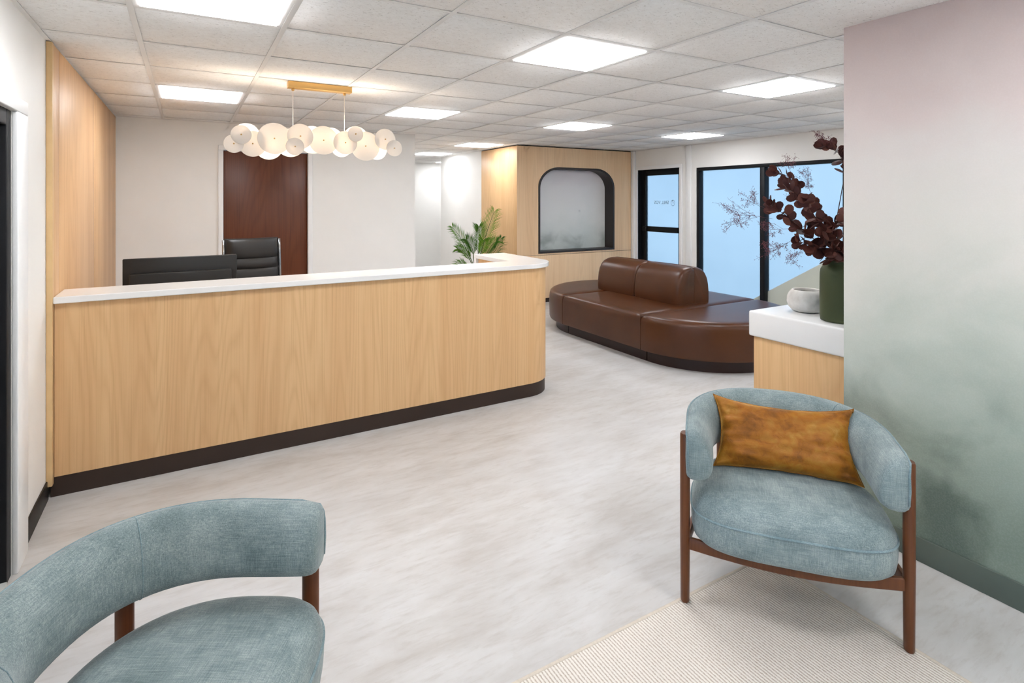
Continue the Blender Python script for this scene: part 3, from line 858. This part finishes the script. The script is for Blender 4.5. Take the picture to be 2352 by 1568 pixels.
for s_, yc in ((-1, -hl), (1, hl)):
    v, f = loft([end_loop(SR, yc, s_, i_, JG) for i_, _ in seat_rings], zs_); part('seat_section', v, f, MAT['leather'], sofa, True, 60)
    v, f = loft([end_loop(SR - .085, yc, s_, 0, .006)] * 2, [0, .118]); part('plinth', v, f, MAT['sofa_plinth'], sofa, True, 40)
v, f = loft([mid_loop(SR, hl, i_, JG) for i_, _ in seat_rings], zs_); part('seat_section', v, f, MAT['leather'], sofa, True, 60)
v, f = loft([mid_loop(SR - .085, hl, 0, .006)] * 2, [0, .118]); part('plinth', v, f, MAT['sofa_plinth'], sofa, True, 40)
bp = [(-.002, .455), (-.21, .455), (-.246, .458), (-.252, .50), (-.250, .58), (-.240, .66), (-.222, .725), (-.19, .78), (-.145, .818), (-.09, .838), (-.04, .846), (-.014, .846), (-.002, .836)]
def back_cushion(y0, y1, sx, round0, round1):
    st = []
    for dy, sc in ((0, .86), (.006, .905), (.016, .945), (.032, .975), (.055, .993), (.085, 1.0)): st.append((y0 + dy * round0, 1 - (1 - sc) * round0))
    for tt in (.35, .5, .65): st.append((y0 + (y1 - y0) * tt, 1.012))
    for dy, sc in reversed(((0, .86), (.006, .905), (.016, .945), (.032, .975), (.055, .993), (.085, 1.0))): st.append((y1 - dy * round1, 1 - (1 - sc) * round1))
    verts, faces = [], []
    n = len(bp)
    for y, sc in st:
        for x, z in bp:
            xx = -.002 + (x + .002) * sc
            zz = .455 + (z - .455) * (1 - (1 - sc) * .55)
            verts.append((sx * -xx if sx > 0 else xx, y, zz))
    for i in range(len(st) - 1):
        for k in range(n):
            p, q = i * n + k, i * n + (k + 1) % n
            faces.append((p, q, q + n, p + n))
    faces.append(tuple(range(n))); faces.append(tuple((len(st) - 1) * n + k for k in range(n)))
    part('back_cushion', verts, faces, MAT['leather'], sofa, True, 70)
ym = (SY0 + SY1) / 2
b0, b1, bm_ = 4.10 - ym, 5.42 - ym, 4.755 - ym
for sx in (-1, 1):
    back_cushion(b0, bm_ - .002, sx, 1.0, .55); back_cushion(bm_ + .002, b1, sx, .55, 1.0)

# ------------------------------------------------------------------ credenza behind the mural wall
cr = thing('credenza', 'light oak credenza with thick white top behind the mural wall', 'cabinet', (3.2, 1.4, 0))
box('body', (2.885, .45, .06), (3.5, 2.115, .752), MAT['oak'], cr, .002, world=True)
box('top', (2.868, .43, .7525), (3.52, 2.14, .90), MAT['quartz'], cr, .012, 3, world=True)
box('plinth', (2.92, .47, 0), (3.48, 2.09, .06), MAT['plinth'], cr, world=True)
for k in range(3): 
    dr = box('cabinet_door', (3.501, .46 + k * .55, .075), (3.519, 1.0 + k * .55, .745), MAT['oak'], cr, .002, world=True)

# bowl and vase
bw = thing('stone_bowl', 'small pale stone bowl beside the green vase on the credenza', 'bowl', (3.135, 1.945, .9002))
v, f = lathe_geo([(.055, 0), (.078, .006), (.098, .028), (.107, .058), (.104, .088), (.094, .110), (.082, .124), (.076, .128), (.068, .126), (.074, .110), (.086, .085), (.088, .055), (.075, .022), (.02, .014)], 48)
part('shell', v, f, MAT['stone'], bw, True)
VX, VY = 3.055, 1.695
va = thing('green_vase', 'tall olive green matte vase holding dried burgundy branches', 'vase', (VX, VY, .9002))
v, f = lathe_geo([(.098, 0), (.106, .004), (.108, .02), (.109, .15), (.108, .255), (.104, .278), (.094, .296), (.084, .305), (.080, .312), (.080, .328), (.082, .334), (.076, .334), (.072, .325), (.074, .308), (.09, .28), (.098, .25), (.098, .02), (.03, .012)], 48)
part('body', v, f, MAT['green_vase'], va, True)

# dried branches: stems in a fan, round leaves along them, airy sprays at their tips
db = thing('dried_branches', 'burgundy dried leaf branches with fine mauve sprays in the green vase', 'dried flowers', (VX, VY, 1.10))
RT = Vector((math.cos(YAW), -math.sin(YAW), 0)); FW = Vector((math.sin(YAW), math.cos(YAW), 0))
K = 3.03 / FPX
def bpnt(u, v_, dep):   # offset from the vase mouth: sideways, up, away
    return RT * ((u - 1930) * K) + Vector((0, 0, 1.2335 - 1.10 + (590 - v_) * K)) + FW * dep
def smooth_path(pts, n=6):
    out = []
    for i in range(len(pts) - 1):
        p0 = pts[max(i - 1, 0)]; p1 = pts[i]; p2 = pts[i + 1]; p3 = pts[min(i + 2, len(pts) - 1)]
        for k in range(n):
            tt = k / n
            out.append(.5 * ((2 * p1) + (p2 - p0) * tt + (2 * p0 - 5 * p1 + 4 * p2 - p3) * tt ** 2 + (3 * p1 - p0 - 3 * p2 + p3) * tt ** 3))
    out.append(pts[-1]); return out
BR = [  # (points (u, v, depth)), where leaves begin, number of leaves
    ([(1930, 640, 0), (1925, 580, .0), (1912, 510, -.02), (1920, 440, -.03), (1924, 395, -.04), (1908, 350, -.05), (1868, 338, -.06)], .66, 30),
    ([(1930, 640, 0), (1915, 575, .02), (1885, 510, .05), (1858, 450, .08), (1832, 405, .10), (1800, 388, .12)], .34, 36),
    ([(1928, 640, 0), (1905, 570, -.03), (1862, 515, -.08), (1815, 455, -.12), (1772, 428, -.14)], .34, 40),
    ([(1928, 640, 0), (1900, 575, .02), (1855, 530, .04), (1810, 490, .05), (1770, 465, .06)], .28, 38),
    ([(1926, 640, 0), (1898, 585, -.03), (1850, 560, -.06), (1812, 548, -.08)], .25, 34),
    ([(1932, 640, 0), (1926, 570, .06), (1912, 510, .10), (1885, 460, .12)], .22, 30),
    ([(1934, 640, 0), (1948, 560, -.02), (1955, 480, -.04), (1945, 405, -.05), (1930, 365, -.06)], .62, 14),
    ([(1930, 640, 0), (1915, 590, -.06), (1890, 565, -.10), (1872, 582, -.13)], .2, 22),
    ([(1930, 640, 0), (1938, 560, -.06), (1925, 520, -.1), (1900, 490, -.13)], .25, 28),
    ([(1930, 640, 0), (1925, 575, .03), (1920, 540, .05), (1930, 510, .07)], .25, 26),
]
lv, lf = [(0, 0, 0)], []
NL = 10
for k in range(NL):
    a = 2 * PI * k / NL
    lx = .5 - .5 * math.cos(a); ly = .40 * math.sin(a) * (1 - .18 * math.cos(a))
    lv.append((lx, ly, .10 * (ly * 2) ** 2 - .06 * math.sin(PI * lx)))
lv[0] = (.5, 0, -.065)
for k in range(NL): lf.append((0, 1 + k, 1 + (k + 1) % NL))
off = len(lv); lv += [(x, y, z - .02) for x, y, z in lv]
for k in range(NL):
    q = (k + 1) % NL
    lf.append((off, off + 1 + q, off + 1 + k)); lf.append((1 + k, off + 1 + k, off + 1 + q, 1 + q))
leaf_me = mesh('leaf', lv, lf, True, 60)
rl = random.Random(11)
rvec = lambda: Vector((rl.uniform(-1, 1), rl.uniform(-1, 1), rl.uniform(-1, 1)))
paths = []
for pts, start, nleaf in BR:
    pth = smooth_path([bpnt(*p) for p in pts]); paths.append(pth)
    v, f = tube_geo(pth, [.0032 - .002 * i / len(pth) for i in range(len(pth))], 6); part('stem', v, f, MAT['stem'], db, True)
    m_ = len(pth)
    for k in range(nleaf):
        tt = start + (1 - start) * ((k + rl.random()) / nleaf)
        i = min(int(tt * (m_ - 1)), m_ - 2); p = pth[i].lerp(pth[i + 1], tt * (m_ - 1) - i); tg = (pth[i + 1] - pth[i]).normalized()
        d = (rvec() * 1.0 + tg * .55).normalized()
        side = d.cross(rvec()).normalized()
        s = rl.uniform(.046, .070) * (1.1 - .22 * tt)
        M_ = Matrix((d, side, d.cross(side))).transposed().to_4x4()
        o = link_mesh('leaf', leaf_me, MAT['dry_leaf'], db)
        o.matrix_local = Matrix.Translation(p + d * .004) @ M_ @ Matrix.Scale(s, 4)
# sprays: thin forking twigs with beads, one uncountable mass
SPRAY = [((1790, 500, .1), (1690, 490, .06), .115, 300), ((1790, 480, .1), (1730, 455, .1), .075, 150), ((1830, 540, .0), (1765, 575, .0), .08, 220), ((1820, 520, .0), (1775, 525, .05), .07, 150), ((1850, 560, -.05), (1800, 590, -.05), .06, 120),
         ((1905, 345, -.05), (1870, 315, -.05), .065, 170), ((1840, 400, .1), (1825, 365, .1), .06, 110), ((1880, 440, .1), (1875, 400, .12), .09, 190), ((1890, 520, .1), (1850, 430, .14), .07, 110)]
sv, sf = [], []
def add_geo(v, f):
    o = len(sv); sv.extend([tuple(p) for p in v]); sf.extend([tuple(i + o for i in q) for q in f])
OCT = ([(1, 0, 0), (-1, 0, 0), (0, 1, 0), (0, -1, 0), (0, 0, 1), (0, 0, -1)], [(0, 2, 4), (2, 1, 4), (1, 3, 4), (3, 0, 4), (2, 0, 5), (1, 2, 5), (3, 1, 5), (0, 3, 5)])
for a, c, rad, n in SPRAY:
    A, Cc = bpnt(*a), bpnt(*c)
    add_geo(*tube_geo([A, A.lerp(Cc, .5) + rvec() * .008, Cc], .0009, 3))
    tips = []
    for k in range(max(8, n // 12)):
        st = A.lerp(Cc, rl.uniform(.35, 1.0)); e = Cc + rvec().normalized() * rad * rl.uniform(.4, 1.0)
        mid = st.lerp(e, .5) + rvec() * .012
        add_geo(*tube_geo([st, mid, e], .00055, 3)); tips.append((st, mid, e))
    for k in range(n):
        st, mid, e = rl.choice(tips); q = mid.lerp(e, rl.random()); b_ = q + rvec() * .016
        add_geo(*tube_geo([q, b_], .0004, 3, False))
        rr = rl.uniform(.0013, .0027); add_geo([(b_.x + x * rr, b_.y + y * rr, b_.z + z * rr) for x, y, z in OCT[0]], OCT[1])
tag(part('spray', sv, sf, MAT['spray'], db), kind='stuff')

# ------------------------------------------------------------------ rug
rug = thing('ribbed_rug', 'cream ribbed flat-weave rug under the armchair with the gold pillow', 'rug', (1.2, .5, 0))
box('weave', (.12, -1.35, .0005), (2.155, 1.525, .009), MAT['rug'], rug, .003, world=True)
for lo_, hi_ in (((.11, 1.523, .0005), (2.167, 1.537, .0105)), ((2.153, -1.36, .0005), (2.167, 1.537, .0105)), ((.108, -1.36, .0005), (.122, 1.537, .0105))):
    box('binding', lo_, hi_, MAT['rug_edge'], rug, .003, world=True)

# ------------------------------------------------------------------ armchairs
def armchair(label, loc, rz):
    ch_ = thing('armchair', label, 'armchair', loc, rz, 'dusty blue barrel-back armchairs')
    HW, YS, BD = .365, .19, .40
    path = []
    for y in (0, .006, .018, .035, .07, .11, .15): path.append((HW, y))
    NB = 34
    for k in range(NB + 1):
        a = PI * k / NB; c, s = math.cos(a), math.sin(a); e = 2 / 2.25
        path.append((HW * math.copysign(abs(c) ** e, c), YS + BD * abs(s) ** e))
    for y in (.15, .11, .07, .035, .018, .006, 0): path.append((-HW, y))
    nn = normals2d(path, closed=False)
    prof0 = [(.004, .487), (0, .50), (-.002, .56), (-.001, .635), (.002, .655), (.010, .664), (.026, .667), (.045, .660), (.066, .642), (.084, .615), (.096, .580), (.101, .545), (.098, .515), (.086, .492), (.066, .479), (.040, .474), (.018, .476)]
    profs = []
    for i in range(len(path)):
        e = min(i, len(path) - 1 - i); sc = {0: .76, 1: .87, 2: .945, 3: .985, 4: .997}.get(e, 1.0)
        # a little fuller and taller towards the middle of the back
        tt = path[i][1] / (YS + BD)
        profs.append([(.048 + (d - .048) * sc * (1 + .05 * tt), .57 + (z - .57) * sc + (.012 * tt if z > .57 else -.004 * tt)) for d, z in prof0])
    v, f = sweep_geo(path, nn, profs); part('backrest', v, f, MAT['fabric'], ch_, True, 50)
    # piping along the outer top edge and down each front edge
    fe = [(.011, .001, .510), (.009, -.001, .56), (.010, .000, .612), (.008, .004, .634), (.004, .014, .650)]
    pp = [(HW - a, y, z) for a, y, z in fe]
    pp += [(x + a * .003, y + b_ * .003, .660 + .012 * y / (YS + BD)) for (x, y), (a, b_) in zip(path[4:-4], nn[4:-4])]
    pp += [(-HW + a, y, z) for a, y, z in reversed(fe)]
    v, f = tube_geo(pp, .0042, 6); part('piping', v, f, MAT['piping'], ch_, True)
    # seams across the inside of the back
    for si in (7 + 9, 7 + 25):
        (x, y), (a, b_) = path[si], nn[si]
        v, f = tube_geo([(x + a * (d + .0006), y + b_ * (d + .0006), z) for d, z in profs[si][5:16]], .0016, 5); part('seam', v, f, MAT['piping'], ch_, True)
    # seat cushion
    so = []
    NS = 72
    for k in range(NS):
        a = 2 * PI * k / NS; c, s = math.cos(a), math.sin(a)
        if s < 0: e = 2 / 3.6; x = .345 * math.copysign(abs(c) ** e, c); y = .16 - .215 * abs(s) ** e
        else: e = 2 / 2.3; x = .345 * math.copysign(abs(c) ** e, c); y = .16 + .36 * abs(s) ** e
        so.append((x, y))
    cx_, cy_ = 0.0, .22
    verts, faces = [], []
    rg = [(.86, .243), (.94, .246), (.985, .262), (1.0, .29), (1.006, .32), (1.0, .352), (.992, .372), (.965, .394), (.92, .411), (.84, .425), (.72, .434), (.55, .440), (.35, .443), (.15, .444)]
    for sc, z in rg:
        for x, y in so: verts.append((cx_ + (x - cx_) * sc, cy_ + (y - cy_) * sc, z))
    for i in range(len(rg) - 1):
        for k in range(NS):
            p, q = i * NS + k, i * NS + (k + 1) % NS
            faces.append((p, q, q + NS, p + NS))
    faces.append(tuple(range(NS))); faces.append(tuple((len(rg) - 1) * NS + k for k in range(NS)))
    st = part('seat', verts, faces, MAT['fabric'], ch_, True, 60)
    v, f = closed_tube_geo([(cx_ + (x - cx_) * 1.002, cy_ + (y - cy_) * 1.002, .357) for x, y in so], .0045, 6)
    part('piping', v, f, MAT['piping'], st, True)
    # oval walnut legs
    def leg(x, y, ztop):
        pts = []
        for z, sc in ((0, .80), (.004, .88), (.1, .92), (.25, 1.0), (ztop - .006, 1.0), (ztop, .86)):
            pts.append([(x + .0185 * sc * math.cos(2 * PI * k / 20), y + .0245 * sc * math.sin(2 * PI * k / 20), z) for k in range(20)])
        v = [p for r in pts for p in r]; f = []
        for i in range(len(pts) - 1):
            for k in range(20):
                p, q = i * 20 + k, i * 20 + (k + 1) % 20; f.append((p, q, q + 20, p + 20))
        f.append(tuple(range(20))); f.append(tuple((len(pts) - 1) * 20 + k for k in range(20)))
        part('leg', v, f, MAT['walnut'], ch_, True, 50)
    for s in (-1, 1): leg(s * .367, .045, .645); leg(s * .225, .50, .60)
    # curved rails under the seat
    def rail(pts, nm):
        n2 = normals2d(pts, closed=False)
        prof = [(-.010, .205), (-.010, .240), (-.006, .245), (.006, .245), (.010, .240), (.010, .205), (.006, .201), (-.006, .201)]
        v, f = sweep_geo(pts, n2, [prof] * len(pts)); part(nm, v, f, MAT['walnut'], ch_, True, 40)
    rail([(-.36 + .72 * k / 16, .045 - .045 * math.sin(PI * k / 16)) for k in range(17)], 'front_rail')
    rail([(.2 - .4 * k / 8, .50 + .02 * math.sin(PI * k / 8)) for k in range(9)], 'rear_rail')
    for s in (-1, 1):
        rail([(s * (.36 - .14 * k / 10 + .03 * math.sin(PI * k / 10)), .05 + .45 * k / 10) for k in range(11)], 'side_rail')
    return ch_
armchair('dusty blue armchair with walnut legs holding the gold pillow, beside the mural wall', (1.864, 1.21, .0105), math.atan2(-.758, .652))
armchair('dusty blue armchair cut off by the bottom left corner, with an empty seat', (.168, 1.39, .0), math.atan2(.86, .51))

# gold pillow leaning on the back of the right chair
def pillow():
    W, Hh, T = .272, .146, .066
    nu, nv = 56, 34
    verts, faces = [], []
    def P(i, j, side):
        u, v_ = -1 + 2 * i / nu, -1 + 2 * j / nv
        x = W * u * (1 - .12 * (1 - v_ * v_)) ; z = Hh * v_ * (1 - .24 * (1 - u * u) ** .8 * (1.0 if v_ > 0 else .5))
        th = T * max(0, (1 - u ** 4) * (1 - v_ ** 4)) ** .55
        wr = .016 * mnoise.noise(Vector((u * 2.6 + 3, v_ * 5.5, side))) * (abs(u) ** 2 + .25) + .006 * mnoise.noise(Vector((u * 4.5 + side * 9, v_ * 3.2, 1.7))) + .003 * mnoise.noise(Vector((u * 11, v_ * 9, side * 5)))
        wr += .007 * abs(u) ** 3 * math.sin(v_ * 9 + u * 7 + side) + .004 * abs(v_) ** 3 * math.sin(u * 16)
        return (x, side * (th + wr * min(1, th / .03)), z + .004 * mnoise.noise(Vector((u * 3, 0, v_))))
    idx = {}
    for side in (-1, 1):
        for i in range(nu + 1):
            for j in range(nv + 1):
                edge = i in (0, nu) or j in (0, nv)
                if side == 1 and edge: idx[(side, i, j)] = idx[(-1, i, j)]; continue
                p = P(i, j, side)
                if edge: p = (p[0], 0.0, p[2])
                idx[(side, i, j)] = len(verts); verts.append(p)
    for side in (-1, 1):
        for i in range(nu):
            for j in range(nv):
                q = [idx[(side, i, j)], idx[(side, i + 1, j)], idx[(side, i + 1, j + 1)], idx[(side, i, j + 1)]]
                if len(set(q)) == 4: faces.append(tuple(q if side < 0 else q[::-1]))
    rim = [idx[(-1, i, 0)] for i in range(nu)] + [idx[(-1, nu, j)] for j in range(nv)] + [idx[(-1, i, nv)] for i in range(nu, 0, -1)] + [idx[(-1, 0, j)] for j in range(nv, 0, -1)]
    return verts, faces, [verts[i] for i in rim]
pvv, pff, rim = pillow()
e1 = Vector((.652, -.758, 0)); e2 = Vector((.758, .652, 0)); ez = Vector((0, 0, 1))
up_ = (e2 * .15 + ez * .235).normalized(); fr_ = e1.cross(up_).normalized()   # local y of the pillow points away from the sitter
org = Vector((1.864, 1.21, 0)) + e1 * .012 + e2 * .335 + ez * .572
pil = thing('throw_pillow', 'gold velvet lumbar pillow leaning in the right armchair', 'pillow', (0, 0, 0))
R3 = Matrix((e1, -up_.cross(e1) * -1, up_)).transposed()
if R3.determinant() < 0: R3 = Matrix((e1, up_.cross(e1) * -1 * -1, up_)).transposed()
pil.matrix_world = Matrix.Translation(org) @ R3.to_4x4()
part('cover', pvv, pff, MAT['velvet'], pil, True)
v, f = closed_tube_geo([Vector(p) for p in rim], .0022, 5); part('seam', v, f, MAT['velvet'], pil, True)

# ------------------------------------------------------------------ palm behind the desk
pa = thing('potted_palm', 'green feathery palm in a pot between the desk and the oak niche side', 'plant', (3.5, 7.0, 0))
v, f = lathe_geo([(.13, 0), (.15, .01), (.19, .36), (.195, .38), (.18, .38), (.175, .345), (.02, .34)], 32); part('pot', v, f, MAT['pot'], pa, True, 40)
v, f = lathe_geo([(.02, .335), (.172, .346), (.12, .358), (.02, .362)], 24); part('soil', v, f, MAT['soil'], pa, True, 60)
KP = 7.8 / FPX
def ppt(u, v_, dep): return RT * ((u - 1092) * KP) + FW * dep + Vector((0, 0, EYE - (v_ - HORIZON) * KP))
PALM = [([(1092, 650, 0), (1096, 610, 0), (1108, 565, -.03), (1120, 525, -.05), (1134, 486, -.05)], .24), ([(1092, 650, 0), (1086, 610, -.02), (1072, 575, -.06), (1056, 542, -.10), (1040, 520, -.14)], .17),
        ([(1093, 650, 0), (1102, 615, -.05), (1118, 595, -.12), (1138, 572, -.16), (1151, 545, -.18)], .17), ([(1092, 650, 0), (1084, 615, .05), (1072, 590, .10), (1058, 577, .14), (1046, 574, .16)], .15),
        ([(1092, 650, 0), (1094, 605, .04), (1098, 570, .08), (1100, 540, .10), (1098, 522, .12)], .2), ([(1092, 650, 0), (1104, 610, .06), (1118, 580, .12), (1130, 562, .16), (1140, 556, .18)], .16),
        ([(1091, 650, 0), (1080, 625, -.08), (1068, 608, -.14), (1058, 604, -.2), (1050, 612, -.24)], .13), ([(1093, 650, 0), (1098, 600, -.06), (1106, 575, -.14), (1112, 555, -.2), (1112, 548, -.26)], .18),
        ([(1092, 650, 0), (1088, 600, -.05), (1086, 575, -.1), (1080, 558, -.14), (1072, 548, -.18)], .18)]
for pts, ll in PALM:
    pth = smooth_path([Vector((0, 0, .34))] + [ppt(*p) for p in pts[1:]], 8)
    gv, gf = tube_geo(pth, [.007 - .005 * i / len(pth) for i in range(len(pth))], 6)
    fr_obj = part('frond_stalk', gv, gf, MAT['palm_stem'], pa, True)
    sv, sf = [], []
    m_ = len(pth); NLf = 24
    plane = rl.uniform(-.5, .5)
    for k in range(NLf):
        tt = .38 + .62 * (k + .5) / NLf; x = tt * (m_ - 1); i = min(int(x), m_ - 2); p = pth[i].lerp(pth[i + 1], x - i)
        tg = (pth[i + 1] - pth[i]).normalized()
        lat0 = tg.cross(FW).normalized(); lat0 = (lat0 + FW * plane).normalized()
        L_ = ll * 1.2 * (.35 + .65 * math.sin(PI * min(1, .18 + .8 * (tt - .38) / .62))) * rl.uniform(.85, 1.1)
        for s in (-1, 1):
            d = (tg * .92 + lat0 * s * .56 + FW * rl.uniform(-.22, .22)).normalized()
            wv_ = d.cross(FW).normalized(); q0 = p; q1 = p + d * L_ * .5 + Vector((0, 0, .004)); q2 = p + d * L_ + Vector((0, 0, -.12 * L_))
            wd = .0042; nrm_ = wv_.cross(d) * .0012
            add_geo([q0 - wv_ * wd * .3, q0 + wv_ * wd * .3, q1 + wv_ * wd + nrm_, q1 - wv_ * wd + nrm_, q2, q1 - nrm_], [(0, 1, 2, 3), (3, 2, 4), (0, 3, 5), (1, 5, 2), (3, 4, 5), (2, 5, 4)])
    tag(part('leaflets', sv, sf, MAT['palm'], fr_obj), kind='stuff')
print('tiles', n_tiles, 'objects', len(bpy.data.objects))
